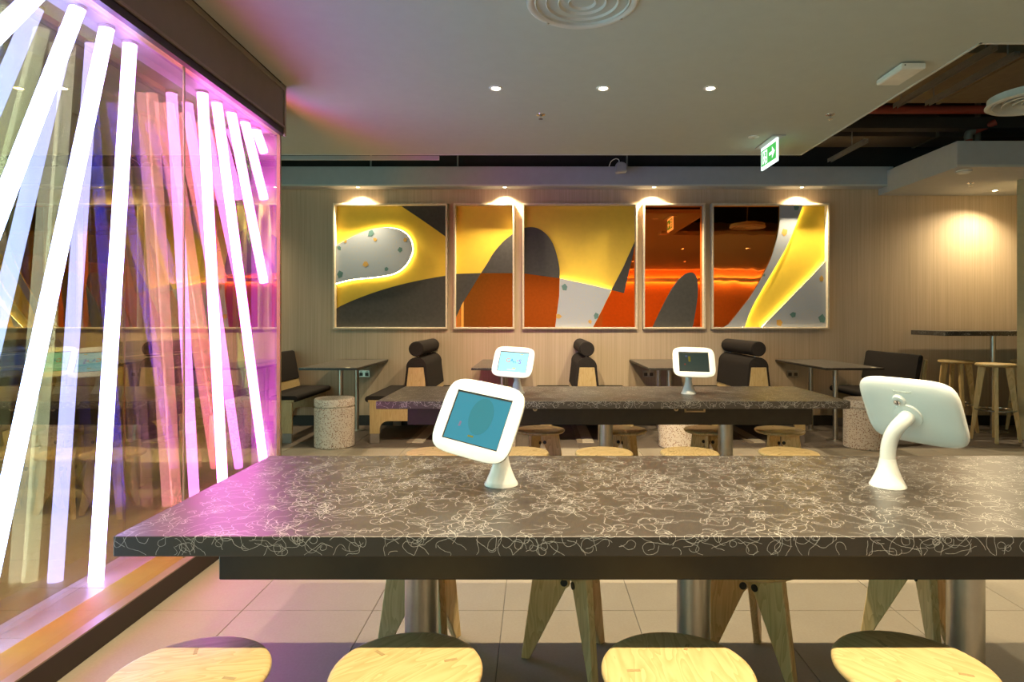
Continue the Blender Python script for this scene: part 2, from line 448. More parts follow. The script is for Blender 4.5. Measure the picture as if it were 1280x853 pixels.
cs(B(-2.30, XI + 0.008, 4.40, 4.712, 0.0, 0.11), 'kerb', BRONZE, smooth=False)
DICH_F = pane_mat('dichroic_front', (0.42, 0.37, 0.12), (0.5, 0.5, 0.8), None,
                  [(0.0, (0.30, 0.72, 0.62)), (0.28, (0.26, 0.55, 0.88)), (0.44, (0.34, 0.36, 1.0)), (0.58, (0.95, 0.18, 0.98)), (0.72, (1.0, 0.12, 0.24)), (0.90, (0.90, 0.32, 0.04))])
OUTER = pane_mat('clear_glass', (0.96, 0.93, 0.72), (0.97, 0.97, 0.93), (0.07, 0.75, 1.9))
MULL = M('bronze_glass_edge', (0.26, 0.22, 0.09), 0.3, 0.5)
for a, b in ((0.6, 0.77), (0.77, 1.99), (1.99, 3.21), (3.21, 4.40)):
    m = MB(); m._add([(XO, a + 0.003, 0.112), (XO, b - 0.003, 0.112), (XO, b - 0.003, 2.69), (XO, a + 0.003, 2.69)], [(0, 1, 2, 3)])
    cs(m, 'glass_pane', OUTER, smooth=False)
for a in (0.77, 1.99, 3.21):
    cs(B(XO - 0.006, XO + 0.003, a - 0.004, a + 0.004, 0.112, 2.66), 'pane_joint', MULL, smooth=False)
cs(B(XO - 0.012, XO + 0.012, 4.385, 4.405, 0.107, 2.68), 'end_post', MULL, smooth=False)
m = MB(); m._add([(XO, 4.40, 0.112), (XI, 4.71, 0.112), (XI, 4.71, 2.74), (XO, 4.40, 2.74)], [(0, 1, 2, 3)])
cs(m, 'glass_pane', OUTER, smooth=False)
m = MB(); m._add([(XI, 0.6, 0.112), (XI, 4.71, 0.112), (XI, 4.71, 2.742), (XI, 0.6, 2.742)], [(0, 1, 2, 3)])
tag(cs(m, 'inner_glass_pane', DICH_F, smooth=False), 'half mirrored amber inner glass pane')
tag(cs(B(XB - 0.02, XB, 0.6, 4.71, 0.105, 2.742), 'back_mirror', mirror_mat('dichroic_back', (0.115, 0.10, 0.09), 0.0), smooth=False), 'tinted mirror at the back of the case')
# tubes: top y, slope of y per metre of height, bottom height, colour mix (0 blue .. 1 magenta)
TUBES = [(2.61, 0.757, -1.225, 0.0, 'slanted white tube crossing the top left corner'),
         (2.797, 0.414, -1.225, 0.05, 'bright white tube leaning left, second from the left at the top'),
         (2.988, 0.271, -1.225, 0.1, 'bright white tube leaning left, beside the upright tube'),
         (3.158, 0.093, -1.225, 0.2, 'nearly upright bright tube left of the glass joint'),
         (3.844, -0.1, -1.225, 0.75, 'pinkish tube just right of the glass joint, ending behind the table'),
         (4.017, -0.2776, -1.12, 0.85, 'pinkish slanted tube, second right of the glass joint'),
         (4.207, -0.452, 0.28, 0.9, 'pinkish slanted tube ending halfway down the end panel'),
         (4.404, -0.635, 0.91, 1.0, 'short pinkish tube, second from the far end of the case'),
         (4.58, -0.95, 1.262, 1.0, 'shortest pinkish tube at the far end of the case')]
def lerp(a, b, t): return tuple(p + (q - p) * t for p, q in zip(a, b))
for k, (ty, sl, hb, c, lab) in enumerate(TUBES):
    z1 = CH + 1.40; z0 = CH + hb
    y0 = ty - sl * (1.40 - hb)
    t = thing('light_tube', lab, 'light tube', (-2.055, ty, z1), 0, 'glowing tubes in the light case')
    col = lerp((18.0, 18.0, 18.0), (20.0, 16.0, 17.0), c)
    MB().tube([(0, y0 - ty, z0 - z1), (0, 0, -0.006)], 0.031, 24).build('glowing_tube', glow('tube_glow_%d' % k, col, 1.0), t)
    MB().lathe([(0.034, -0.012), (0.034, 0.001)], 24).build('end_cap', WHITE, t)

# ================================================================== ART FRAMES
DF = 7.78
def wx(x, d): return (x - 670) * d / F
def wz(y, d): return CH + (399 - y) * d / F
def artframe(x0, x1, label):
    y0, y1 = 254.0, 411.5
    X0, X1, Z0, Z1 = wx(x0, DF), wx(x1, DF), wz(y1, DF), wz(y0, DF)
    t = thing('art_frame', label, 'wall art', ((X0 + X1) / 2, 7.88, Z0), 0, 'framed art boxes on the back wall')
    w = 0.022; hw = (X1 - X0) / 2; H = Z1 - Z0
    B(-hw, hw, DF - 7.88, -0.001, 0, w).build('frame_bar', FRAMEW, t, 0.002, 1)
    B(-hw, hw, DF - 7.88, -0.001, H - w, H).build('frame_bar', FRAMEW, t, 0.002, 1)
    B(-hw, -hw + w, DF - 7.88, -0.001, w, H - w).build('frame_bar', FRAMEW, t, 0.002, 1)
    B(hw - w, hw, DF - 7.88, -0.001, w, H - w).build('frame_bar', FRAMEW, t, 0.002, 1)
    t['o'] = (X0 + X1) / 2
    t['lim'] = (-hw + w + 0.001, hw - w - 0.001, w + 0.001, H - w - 0.001)
    return t
def conv(t, pts, d):
    o = t['o']; l = t['lim']; zb = t.location.z
    return [(min(max(wx(x, d) - o, l[0]), l[1]), min(max(wz(y, d) - zb, l[2]), l[3])) for x, y in pts]
def apanel(t, pts, mat, name, front, back, d=None, label=None):
    # front and back are distances in front of the wall
    o = MB().prism(conv(t, pts, d or (7.88 - front)), -front, -back, 'XZ').build(name, mat, t, smooth=False)
    if label: o['label'] = label
    return o
def c5(*p): return [(340 + x / 4, 220 + y / 4) for x, y in p]
def c6(*p): return [(640 + x / 4, 220 + y / 4) for x, y in p]
def c7(*p): return [(860 + x / 4, 220 + y / 4) for x, y in p]
LED = glow('led_glow', (1.0, 0.78, 0.36), 36.0)
def led(t, pts, back=0.028, d=7.82):
    q = conv(t, pts, d)
    MB().tube([(x, -back, z) for x, z in q], 0.005, 6).build('led_strip', LED, t)
def chips(t, lst, front):
    for x, y, s, m, a in lst:
        n = 5; p = []
        for k in range(n):
            b = a + 2 * math.pi * k / n; rr = s * (0.7 + 0.5 * random.random())
            p.append((x + rr * math.cos(b), y + rr * 1.15 * math.sin(b)))
        apanel(t, p, m, 'terrazzo_chip', front + 0.0012, front - 0.001)
def backboard(t, mat, label=None):
    l = t['lim']; o = B(l[0], l[1], -0.012, -0.002, l[2], l[3]).build('back_panel', mat, t, smooth=False)
# frame one: pebble
f = artframe(416, 559, 'square framed art with glowing speckled pebble on yellow, leftmost on the wall'); backboard(f, YELLOW)
edge = spline(c5((300, 357), (360, 325), (430, 290), (500, 266), (570, 258), (640, 270), (685, 305), (702, 355), (695, 400), (665, 450), (620, 484), (560, 500), (480, 510), (400, 518), (300, 541)), 4)
apanel(f, edge, TERRW, 'terrazzo_panel', 0.055, 0.040, label='white terrazzo pebble with glowing edge')
led(f, [(p[0], p[1]) for p in edge])
chips(f, [(340 + x / 4, 220 + y / 4, s, m, a) for x, y, s, m, a in ((495, 287, 4.6, TEAL, 0), (515, 318, 2.8, OCHRE, 1), (665, 321, 3.0, OCHRE, 2), (642, 369, 3.2, TEAL, .5), (336, 360, 2.8, TEAL, 1), (368, 327, 2.2, OCHRE, 0), (468, 440, 4.2, OCHRE, .3), (572, 466, 2.8, TEAL, 1.2), (340, 494, 4.4, TEAL, 2))], 0.055)
apanel(f, spline(c5((300, 672), (400, 625), (520, 580), (640, 545), (760, 518), (870, 499)), 4) + c5((870, 770), (300, 770)), SLATE, 'slate_panel', 0.030, 0.012)
apanel(f, spline(c5((630, 140), (720, 200), (800, 255), (872, 306)), 4) + c5((872, 140)), SLATE, 'slate_panel', 0.030, 0.012)
# frame two: narrow
f = artframe(567, 643, 'narrow framed art, yellow above with slate curve and copper mirror below'); backboard(f, YELLOW)
apanel(f, c5((910, 490), (1045, 486), (1000, 560), (950, 640), (910, 705)), SLATE, 'slate_panel', 0.030, 0.012)
apanel(f, spline(c5((1045, 486), (1075, 440), (1110, 382), (1160, 325), (1205, 290)), 4) + c5((1205, 486)), SLATE, 'slate_panel', 0.034, 0.012)
apanel(f, c5((1045, 486), (1205, 486), (1205, 770), (910, 770), (910, 706), (950, 641), (1000, 561)), COPPER, 'copper_mirror', 0.026, 0.012)
# frame three: centre
f = artframe(653, 797, 'square framed art in the centre with slate dome and speckled wedge on yellow'); backboard(f, YELLOW)
apanel(f, spline(c6((45, 262), (95, 256), (135, 265), (175, 295), (205, 340), (225, 400), (237, 460), (238, 512)), 4) + c6((45, 488)), SLATE, 'slate_panel', 0.038, 0.012)
apanel(f, c6((45, 488), (238, 512), (236, 600), (217, 770), (45, 770)), COPPER, 'copper_mirror', 0.034, 0.012)
apanel(f, c6((239, 512), (370, 539), (498, 569), (450, 670), (405, 770), (216, 770), (236, 600)), TERRW, 'terrazzo_panel', 0.050, 0.036)
led(f, c6((243, 516), (370, 543), (494, 573)), 0.030)
chips(f, [(640 + x / 4, 220 + y / 4, s, m, a) for x, y, s, m, a in ((264, 558, 4, TEAL, 1), (233, 703, 3.6, OCHRE, 0), (390, 731, 2.6, OCHRE, 1), (421, 700, 3.6, TEAL, 2))], 0.050)
apanel(f, c6((498, 570), (560, 450), (622, 328), (622, 350), (592, 450), (560, 586)), SLATE, 'slate_panel', 0.030, 0.012)
apanel(f, c6((499, 572), (560, 587), (592, 451), (622, 351), (622, 770), (406, 770), (451, 670)), COPPER, 'copper_mirror', 0.026, 0.012)
# frame four: narrow copper
f = artframe(804, 882, 'narrow framed copper mirror with a rounded slate fin rising from below'); backboard(f, COPPER)
apanel(f, spline(c6((698, 770), (735, 690), (780, 600), (820, 535), (860, 495), (895, 483), (920, 500), (930, 550), (925, 630), (902, 770)), 4), SLATE, 'slate_panel', 0.030, 0.012)
# frame five
f = artframe(890, 1037, 'square framed art with copper mirror and glowing yellow blade, rightmost on the wall'); backboard(f, YELLOW)
apanel(f, c7((125, 140)) + spline(c7((457, 140), (455, 230), (440, 320), (410, 420), (360, 522), (300, 620), (180, 770)), 4) + c7((125, 770)), COPPERW, 'copper_mirror', 0.026, 0.012)
e1 = spline(c7((582, 130), (545, 230), (500, 340), (440, 450), (370, 570), (315, 670), (280, 772)), 4)
apanel(f, e1 + spline(c7((180, 772), (300, 622), (362, 522), (412, 420), (443, 320), (458, 230), (460, 130)), 4), TERRW, 'terrazzo_panel', 0.050, 0.036)
led(f, [(x - 0.8, y) for x, y in e1], 0.030)
e2 = c7((705, 424), (620, 500), (520, 602), (370, 770))
apanel(f, e2 + c7((705, 770)), TERRW, 'terrazzo_panel', 0.050, 0.036)
led(f, [(x + 1, y + 1) for x, y in e2], 0.030)
chips(f, [(860 + x / 4, 220 + y / 4, s, m, a) for x, y, s, m, a in ((543, 158, 3.4, TEAL, 1), (484, 284, 4, OCHRE, .5), (381, 496, 1.8, TEAL, 0), (667, 516, 4, OCHRE, 1), (527, 694, 4, TEAL, .7), (458, 733, 4, OCHRE, 0), (672, 717, 5, TEAL, 1))], 0.050)

# ================================================================== LONG TABLES
def string_print():
    rnd = random.Random(3); m = MB(); L, D, E_, w = 3.4, 1.0, 0.055, 0.00056
    def P(u, v):
        if v < 0: return (u - L / 2, -D / 2 - 0.0004, 0.75 + v)
        return (u - L / 2, v - D / 2, 0.7504)
    for k in range(2000):
        u = rnd.uniform(0, L); v = rnd.uniform(-E_, D) if k > 110 else rnd.uniform(-E_, 0); a = rnd.uniform(0, 6.283); kap = rnd.gauss(0, 30)
        n = rnd.randint(14, 46); pts = []
        for i in range(n):
            if not (0.003 < u < L - 0.003 and -E_ + 0.002 < v < D - 0.003): break
            pts.append((u, v, a)); kap += -0.08 * kap + rnd.gauss(0, 22); kap = max(-120, min(120, kap))
            a += kap * 0.005 + rnd.gauss(0, 0.22); u += 0.005 * math.cos(a); v += 0.005 * math.sin(a)
        if len(pts) < 5: continue
        vs = []
        for i, (u, v, a) in enumerate(pts):
            ww = w * rnd.uniform(0.7, 1.3); du, dv = -math.sin(a) * ww, math.cos(a) * ww
            vs += [P(u + du, v + dv), P(u - du, v - dv)]
        m._add(vs, [(2 * i, 2 * i + 1, 2 * i + 3, 2 * i + 2) for i in range(len(pts) - 1)])
    me = bpy.data.meshes.new('string_print'); me.from_pydata(m.v, [], m.f); me.materials.append(STRINGW)
    return me
SPRINT = None
def long_table(yc, label, extras):
    global SPRINT
    t = thing('long_table', label, 'table', (0.553, yc, 0), 0, 'long shared tables')
    B(-1.70, 1.70, -0.5, 0.5, 0.695, 0.75).build('tabletop', STRING, t, 0.002, 1)
    SPRINT = SPRINT or string_print()
    tag(place('string_print', SPRINT, t), 'thin curly white strings printed on the dark top', kind='stuff')
    B(-1.515, 1.515, -0.30, 0.30, 0.548, 0.694).build('apron', APRON, t, 0.003, 1)
    for x in (-0.955, 0.0, 0.955):
        p = MB().lathe([(0.058, 0.012), (0.058, 0.548)], 40).build('post', STEEL, t, loc=(x, 0, 0))
        MB().lathe([(0.085, 0.0), (0.085, 0.008), (0.06, 0.014)], 40).build('foot_plate', STEEL, p)
    if extras:
        for x in (-0.56, 0.495):
            l = MB().tube([(x, -0.3, 0.668), (x, -0.306, 0.668)], 0.018, 20).build('lock', M('lock_brass', (0.55, 0.47, 0.32), 0.3, 0.9), t)
            B(x - 0.003, x + 0.003, -0.3075, -0.305, 0.660, 0.676).build('keyhole', BLACK, l, smooth=False)
        hx = 0.635
        h = MB().prism([(hx - 0.08, 0.640), (hx + 0.08, 0.640), (hx + 0.08, 0.692), (hx - 0.08, 0.692)], -0.305, -0.299).build('handle_plate', M('handle_brass', (0.50, 0.42, 0.27), 0.35, 0.8), t, 0.004, 2)
        B(hx - 0.064, hx + 0.064, -0.3065, -0.304, 0.652, 0.678).build('handle_recess', M('handle_dark', (0.10, 0.08, 0.05), 0.5), h, smooth=False)
    return t
long_table(2.192, 'long dark marbled table in the foreground', False)
long_table(4.97, 'long dark marbled table further back, with locks and handle in its apron', True)

# ================================================================== STOOLS
def make_stool(label, group, loc, rz):
    t = thing('stool', label, 'stool', loc, rz, group)
    s = MB().lathe([(0.0001, 0.392), (0.175, 0.392), (0.190, 0.396), (0.199, 0.405), (0.1995, 0.412), (0.195, 0.419), (0.185, 0.4215), (0.0001, 0.4215)], 64, cap=False).build('seat', ASH, t, ang=60)
    for k in range(3):
        a = R(90 + 120 * k)
        g = MB().prism([(0.012, 0.30), (0.012, 0.392), (0.150, 0.392), (0.205, 0.0), (0.172, 0.0), (0.028, 0.288)], -0.014, 0.014, 'XZ').build('leg', ASHL, t, 0.003, 1, rot=(0, 0, a))
        b = MB().tube([(0.034, -0.019, 0.312), (0.034, 0.019, 0.312)], 0.014, 16).build('bolt', BLACK, g)
        tn = B(0.100, 0.135, -0.005, 0.005, 0.4205, 0.4221).build('tenon', PLY, s, smooth=False, rot=(0, 0, a))
    return t
ST = None
def stool(x, y, rz, label, group):
    global ST
    if ST is None:
        ST = make_stool(label, group, (x, y, 0), R(rz)); return
    o = copy_tree(ST); o.location = (x, y, 0); o.rotation_euler = (0, 0, R(rz)); o['label'] = label; o['group'] = group
G1 = 'ash stools in front of the near table'
for x, y, a, n in ((-0.90, 1.615, 20, 'round ash stool nearest the light case, in front of the near table'), (-0.340, 1.64, 50, 'second round ash stool from the light case, in front of the near table'), (0.372, 1.64, 95, 'third round ash stool from the light case, in front of the near table'), (1.00, 1.65, 130, 'rightmost round ash stool in front of the near table')):
    stool(x, y, a, n, G1)
G2 = 'ash stools on the far side of the near table'
for x, y, a, n in ((-0.43, 2.47, 210, 'ash stool whose legs flank the left post under the near table'), (0.145, 2.44, 200, 'ash stool whose legs show left of the middle post, under the near table'), (0.83, 2.42, 212, 'ash stool whose legs show right of the middle post, under the near table'), (1.53, 2.51, 170, 'ash stool whose legs show beside the right post, under the near table')):
    stool(x, y, a, n, G2)
G3 = 'ash stools on the near side of the far table'
for x, y, a, n in ((-0.70, 4.31, 15, 'ash stool seat peeking over the near table, first from the left'), (-0.11, 4.31, 60, 'ash stool seat peeking out right of the tilted teal tablet'), (0.47, 4.31, 30, 'ash stool seat peeking over the near table, in front of the middle post'), (1.06, 4.31, 80, 'ash stool seat peeking over the near table, in front of the right post'), (1.745, 4.31, 10, 'ash stool seat peeking over the near table, first from the right')):
    stool(x, y, a, n, G3)
G4 = 'ash stools on the far side of the far table'
for x, y, a, n in ((0.04, 5.22, 25, 'ash stool tucked under the far table, below its left lock'), (0.726, 5.22, 70, 'ash stool tucked under the far table, right of the middle post'), (1.44, 5.22, 40, 'ash stool tucked under the far table behind the right post'), (2.03, 5.2, 5, 'ash stool tucked under the right end of the far table')):
    stool(x, y, a, n, G4)

# ================================================================== TABLETS
def rotm(yaw, pit, rol): return (Matrix.Rotation(R(yaw), 3, 'Z') @ Matrix.Rotation(R(pit), 3, 'X') @ Matrix.Rotation(R(rol), 3, 'Y'))
OW, OH, SW, SH = 0.168, 0.136, 0.120, 0.090
ca = math.atan2(SH, SW)
ANG = sorted(set([2 * math.pi * k / 72 for k in range(72)] + [ca, math.pi - ca, math.pi + ca, 2 * math.pi - ca]))
def outline(a, s=0.0):
    n = 5.0; w, h = OW - s, OH - s
    c, q = math.cos(a), math.sin(a)
    r = (abs(c / w) ** n + abs(q / h) ** n) ** (-1 / n)
    return r * c, r * q
def rect(a):
    c, q = math.cos(a), math.sin(a)
    r = min(SW / abs(c) if abs(c) > 1e-9 else 9, SH / abs(q) if abs(q) > 1e-9 else 9)
    return r * c, r * q
def tablet(label, pos, ypr, base, scr, scale=1.0):
    rm = rotm(*ypr); t = thing('tablet_stand', label, 'tablet', (base[0], base[1], 0.7505), 0, 'white tablets on swan neck stands')
    bp = Vector((base[0], base[1], 0.7505)); P = Vector(pos)
    shell_m = Matrix.Translation(P - bp) @ rm.to_4x4() @ Matrix.Scale(scale, 4)
    N = len(ANG); vs = []; fs = []
    rings = [(None, -0.0085), (None, -0.0125), (0.006, -0.0125), (0.0, -0.009), (0.0, -0.002), (0.006, 0.006), (0.018, 0.013), (0.04, 0.018), (0.075, 0.0205)]
    for s, yy in rings:
        for a in ANG:
            x, z = rect(a) if s is None else outline(a, s)
            vs.append((x, yy, z))
    for i in range(len(rings) - 1):
        for k in range(N):
            k2 = (k + 1) % N; fs.append((i * N + k, i * N + k2, (i + 1) * N + k2, (i + 1) * N + k))
    fs.append(tuple((len(rings) - 1) * N + k for k in range(N)))
    m = MB(); m._add(vs, fs)
    sh = m.build('tablet_shell', WHITE, t, ang=50); sh.matrix_local = shell_m
    s = B(-SW, SW, -0.0088, -0.006, -SH, SH).build('screen', scr[0], sh, smooth=False)
    bz = 0.004
    fr = MB()
    for q in ((-SW, SW, SH - bz * 1.6, SH), (-SW, SW, -SH, -SH + bz), (-SW, -SW + bz, -SH, SH), (SW - bz, SW, -SH, SH)):
        fr.box(q[0], q[1], -0.0095, -0.0086, q[2], q[3])
    fr.build('screen_border', BLACK, sh, smooth=False)
    for name, me, x, z, rz in scr[1]():
        o = place(name, me, sh, (x, -0.0092, z), (R(90), 0, 0))
        o.rotation_euler = Euler((R(90), R(rz), 0))
    # hub on the back
    MB().lathe([(0.048, 0.0), (0.046, 0.007), (0.030, 0.009), (0.0001, 0.009)], 32, cap=False).build('hub', WHITE, sh, rot=(R(-90), 0, 0), loc=(0, 0.0195, 0), ang=50)
    MB().lathe([(0.024, 0.0), (0.020, 0.010), (0.0125, 0.012), (0.0001, 0.012)], 24, cap=False).build('lock_boss', WHITE, sh, rot=(R(-90), 0, 0), loc=(0.018, 0.019, 0.060), ang=50)
    lk = MB().lathe([(0.011, 0.0), (0.011, 0.005), (0.0085, 0.0055), (0.0075, 0.003), (0.0001, 0.003)], 24, cap=False).build('lock', CHROME, sh, rot=(R(-90), 0, 0), loc=(0.018, 0.031, 0.060))
    B(-0.002, 0.002, -0.005, 0.005, 0.003, 0.0036).build('lock_slot', BLACK, sh, rot=(R(-90), 0, 0), loc=(0.018, 0.031, 0.060), smooth=False)
    o = place('embossed_lettering', text_mesh('bouncepad', 0.014, M('embossed_grey', (0.62, 0.68, 0.64), 0.4), 0.0008), sh, (0.0, 0.0203, 0.098))
    o.rotation_euler = (R(90), 0, R(180))
    # neck and flared base
    back = rm @ Vector((0, 1, 0)); hub = P + back * 0.026 * scale - bp
    p0 = Vector((0, 0, 0.095)); p1 = p0 + Vector((0, 0, max(0.05, (hub.z - 0.095) * 0.65))); p2 = hub + back * 0.055; p3 = hub
    pts = [p0 * (1 - u) ** 3 + p1 * 3 * u * (1 - u) ** 2 + p2 * 3 * u * u * (1 - u) + p3 * u ** 3 for u in [k / 16 for k in range(17)]]
    MB().tube(pts, 0.0255, 24).build('neck', WHITE, t, ang=50)
    MB().lathe([(0.0001, 0.0), (0.060, 0.0), (0.060, 0.004), (0.053, 0.016), (0.042, 0.040), (0.033, 0.065), (0.0275, 0.088), (0.0265, 0.096), (0.0001, 0.096)], 40, cap=False).build('flared_base', WHITE, t, ang=50)
    return t
def flat(pts, mat, name='screen_print'):
    return MB().prism(pts, -0.0003, 0.0003, 'XY').mesh(name, mat, smooth=False)
def ell(rx, ry, n=28): return [(rx * math.cos(2 * math.pi * k / n), ry * math.sin(2 * math.pi * k / n)) for k in range(n)]
def E(name, col, s=1.0): return M(name, tuple(c * 0.3 for c in col), 0.15, var=0.03, emit=s, ecol=col)
def scr_teal():
    return [('screen_circle', flat(ell(0.050, 0.066), E('scr_t1', (0.035, 0.165, 0.20))), 0.012, 0.012, 0),
            ('screen_mark', flat([(-.012, -.003), (.012, -.003), (.012, .003), (-.012, .003)], E('scr_y', (0.16, 0.17, 0.03))), -0.004, -0.062, 0),
            ('screen_mark', flat([(-.004, -.009), (.004, -.008), (.006, .008), (-.002, .010)], E('scr_r', (0.16, 0.13, 0.20))), -0.066, -0.028, 0)]
def scr_logo():
    out = []
    for ch, x, z, sz, c in (('G', -0.043, 0.010, 0.052, (0.75, 0.26, 0.03)), ('A', -0.012, 0.012, 0.040, (0.03, 0.25, 0.85)), ('m', 0.012, -0.001, 0.034, (0.06, 0.33, 0.24)), ('e', 0.034, 0.014, 0.036, (0.70, 0.16, 0.12)), ('S', 0.055, 0.004, 0.054, (0.22, 0.05, 0.70))):
        out.append(('screen_letter', text_mesh(ch, sz, E('let_' + ch, c, 0.8), 0.0004), x, z, 0))
    out.append(('screen_mark', flat([(-.014, -.004), (.014, -.004), (.014, .004), (-.014, .004)], E('scr_yb', (0.55, 0.52, 0.05))), 0.016, -0.057, 0))
    out.append(('screen_mark', flat([(-.014, -.003), (.014, -.003), (.014, .003), (-.014, .003)], E('scr_yb', (0.55, 0.52, 0.05))), 0.060, 0.072, 0))
    out.append(('screen_mark', flat([(-.034, -.0025), (.034, -.0025), (.034, .0025), (-.034, .0025)], E('scr_w', (0.7, 0.85, 0.95))), -0.006, -0.070, 0))
    return out
def scr_dark():
    return [('screen_mark', flat([(-.009, -.024), (.009, -.024), (.008, .024), (-.010, .024)], E('scr_dy', (0.09, 0.075, 0.005))), -0.034, 0.026, 0),
            ('screen_mark', flat(ell(.007, .008, 10), E('scr_dr', (0.10, 0.012, 0.008))), -0.072, -0.022, 0),
            ('screen_mark', flat(ell(.010, .010, 10), E('scr_db', (0.03, 0.04, 0.08))), -0.058, 0.052, 0)]
tablet('white tablet with teal screen tilted sideways on the near table', (-0.202, 2.19, 0.985), (-28.8, -23.9, 6.8), (-0.124, 2.225), (E('screen_teal', (0.04, 0.20, 0.28), 0.9), scr_teal))
tablet('white tablet seen from behind at the right of the near table', (1.32, 2.195, 1.012), (121.9, -29.3, -1.1), (1.243, 2.205), (E('screen_off', (0.02, 0.03, 0.03), 0.5), scr_dark))
tablet('white tablet with light blue logo screen on the far table', (-0.176, 4.85, 1.003), (-9.6, -29.9, 4.0), (-0.150, 4.96), (E('screen_blue', (0.30, 0.72, 0.95), 1.0), scr_logo), 0.958)
tablet('white tablet with dark screen on the far table', (1.226, 4.85, 1.002), (-4.9, -31.3, 1.5), (1.205, 4.93), (E('screen_dark', (0.015, 0.032, 0.030), 0.6), scr_dark), 0.958)

# ================================================================== BENCHES
YB0, YB1 = 6.72, 7.84
def rail_profile(xa, xb, top=0.44):
    p = [(xa, 0.105), (xa, top), (xb, top), (xb, 0.105), (xb - 0.105, 0.105)]
    p += arc(xb - 0.105 - 0.095, 0.145, 0.095, 0, 90, 6)[0:]
    q = arc(xa + 0.105 + 0.095, 0.145, 0.095, 90, 180, 6)
    return p + q + [(xa + 0.105, 0.105)]
def seat_side(t, s):
    # seat board and pad on the side s of the axis
    a, b = sorted((s * 0.14, s * 0.52))
    d = MB().box(a, b, 0.0, 1.12, 0.44, 0.464).build('seat_board', PLY, t, 0.003, 1)
    xe = s * 0.535
    prof = [(s * 0.135, 0.466)] + [(s * 0.52 + s * 0.034 * math.sin(R(u)), 0.474 - 0.034 * math.cos(R(u))) for u in range(0, 181, 20)] + [(s * 0.135, 0.508)]
    MB().prism(prof, 0.012, 1.115, 'XZ').build('seat_pad', FABRIC, t, ang=40)
    for y0 in (0.0, 1.09):
        MB().box(min(s * 0.398, s * 0.497), max(s * 0.398, s * 0.497), y0 + 0.002, y0 + 0.026, 0.0, 0.105).build('leg_shoe', SHOE, t, 0.002, 1)
def bench_double(x, label):
    t = thing('booth_bench', label, 'bench', (x, YB0, 0), 0, 'double sided booth benches along the back wall')
    for y0 in (0.0, 1.09):
        MB().prism(rail_profile(-0.5, 0.5), y0, y0 + 0.028, 'XZ').build('end_panel', PLY, t, smooth=False)
    for s in (-1, 1): seat_side(t, s)
    prof = [(-0.135, 0.56), (-0.108, 0.80)] + arc(0, 0.818, 0.108, 175, 5, 14) + [(0.108, 0.80), (0.135, 0.56)]
    MB().prism(prof, 0.010, 1.11, 'XZ').build('backrest', FABRIC, t, ang=40)
    MB().prism([(-0.150, 0.465), (-0.122, 0.56), (0.122, 0.56), (0.150, 0.465)], 0.012, 1.108, 'XZ').build('back_support', PLY, t, smooth=False)
    MB().prism([(-0.122, 0.44), (-0.080, 0.817), (0.080, 0.817), (0.122, 0.44)], -0.006, 0.016, 'XZ').build('back_panel', PLY, t, 0.003, 1)
    MB().tube([(0, 0.0, 1.016), (0, 0.01, 1.016), (0, 1.09, 1.016), (0, 1.10, 1.016)], [0.072, 0.081, 0.081, 0.072], 32).build('headrest_roll', FABRIC, t, ang=40)
    for y0 in (0.12, 0.98):
        MB().tube([(0, y0, 0.91), (0, y0, 0.95)], 0.008, 10).build('headrest_pin', STEEL, t)
    B(-0.045, 0.075, 0.02, 1.09, 0.0, 0.012).build('floor_board', M('pale_floor_board', (0.50, 0.43, 0.33), 0.5), t, smooth=False)
    B(-0.105, -0.047, 0.02, 1.09, 0.0, 0.010).build('floor_board', M('tan_floor_board', (0.28, 0.22, 0.16), 0.5), t, smooth=False)
    return t
b = bench_double(-1.292, 'double booth bench with dark roll headrest left of the tilted tablet')
for x, n in ((0.55, 'double booth bench with dark roll headrest behind the middle of the far table'), (2.40, 'double booth bench with dark roll headrest right of the dark tablet')):
    c = copy_tree(b); c.location = (x, YB0, 0); c['label'] = n
def bench_single(x, s, label):
    t = thing('booth_bench', label, 'bench', (x, YB0, 0), 0)
    a, c = sorted((-s * 0.02, s * 0.5))
    for y0 in (0.0, 1.09):
        MB().prism(rail_profile(a, c), y0, y0 + 0.028, 'XZ').build('end_panel', PLY, t, smooth=False)
    seat_side(t, s)
    MB().prism([(s * 0.165, 0.60), (s * 0.105, 0.935), (s * 0.09, 0.95), (s * 0.07, 0.95), (s * 0.055, 0.935), (s * 0.115, 0.60)], 0.01, 1.11, 'XZ').build('backrest', FABRIC, t, 0.012, 3)
    MB().prism([(s * 0.185, 0.465), (s * 0.155, 0.60), (s * 0.118, 0.60), (s * 0.148, 0.465)], 0.012, 1.10, 'XZ').build('back_support', PLY, t, smooth=False)
    for y0 in (0.0, 1.09):
        MB().prism([(s * 0.12, 0.465), (s * 0.048, 0.90), (s * 0.018, 0.90), (s * 0.055, 0.465)], y0, y0 + 0.026, 'XZ').build('back_bracket', PLY, t, 0.003, 1)
    return t
bench_single(-3.13, 1, 'single booth bench beside the end of the light case')
bench_single(4.24, -1, 'single booth bench with dark back at the right end of the art wall')

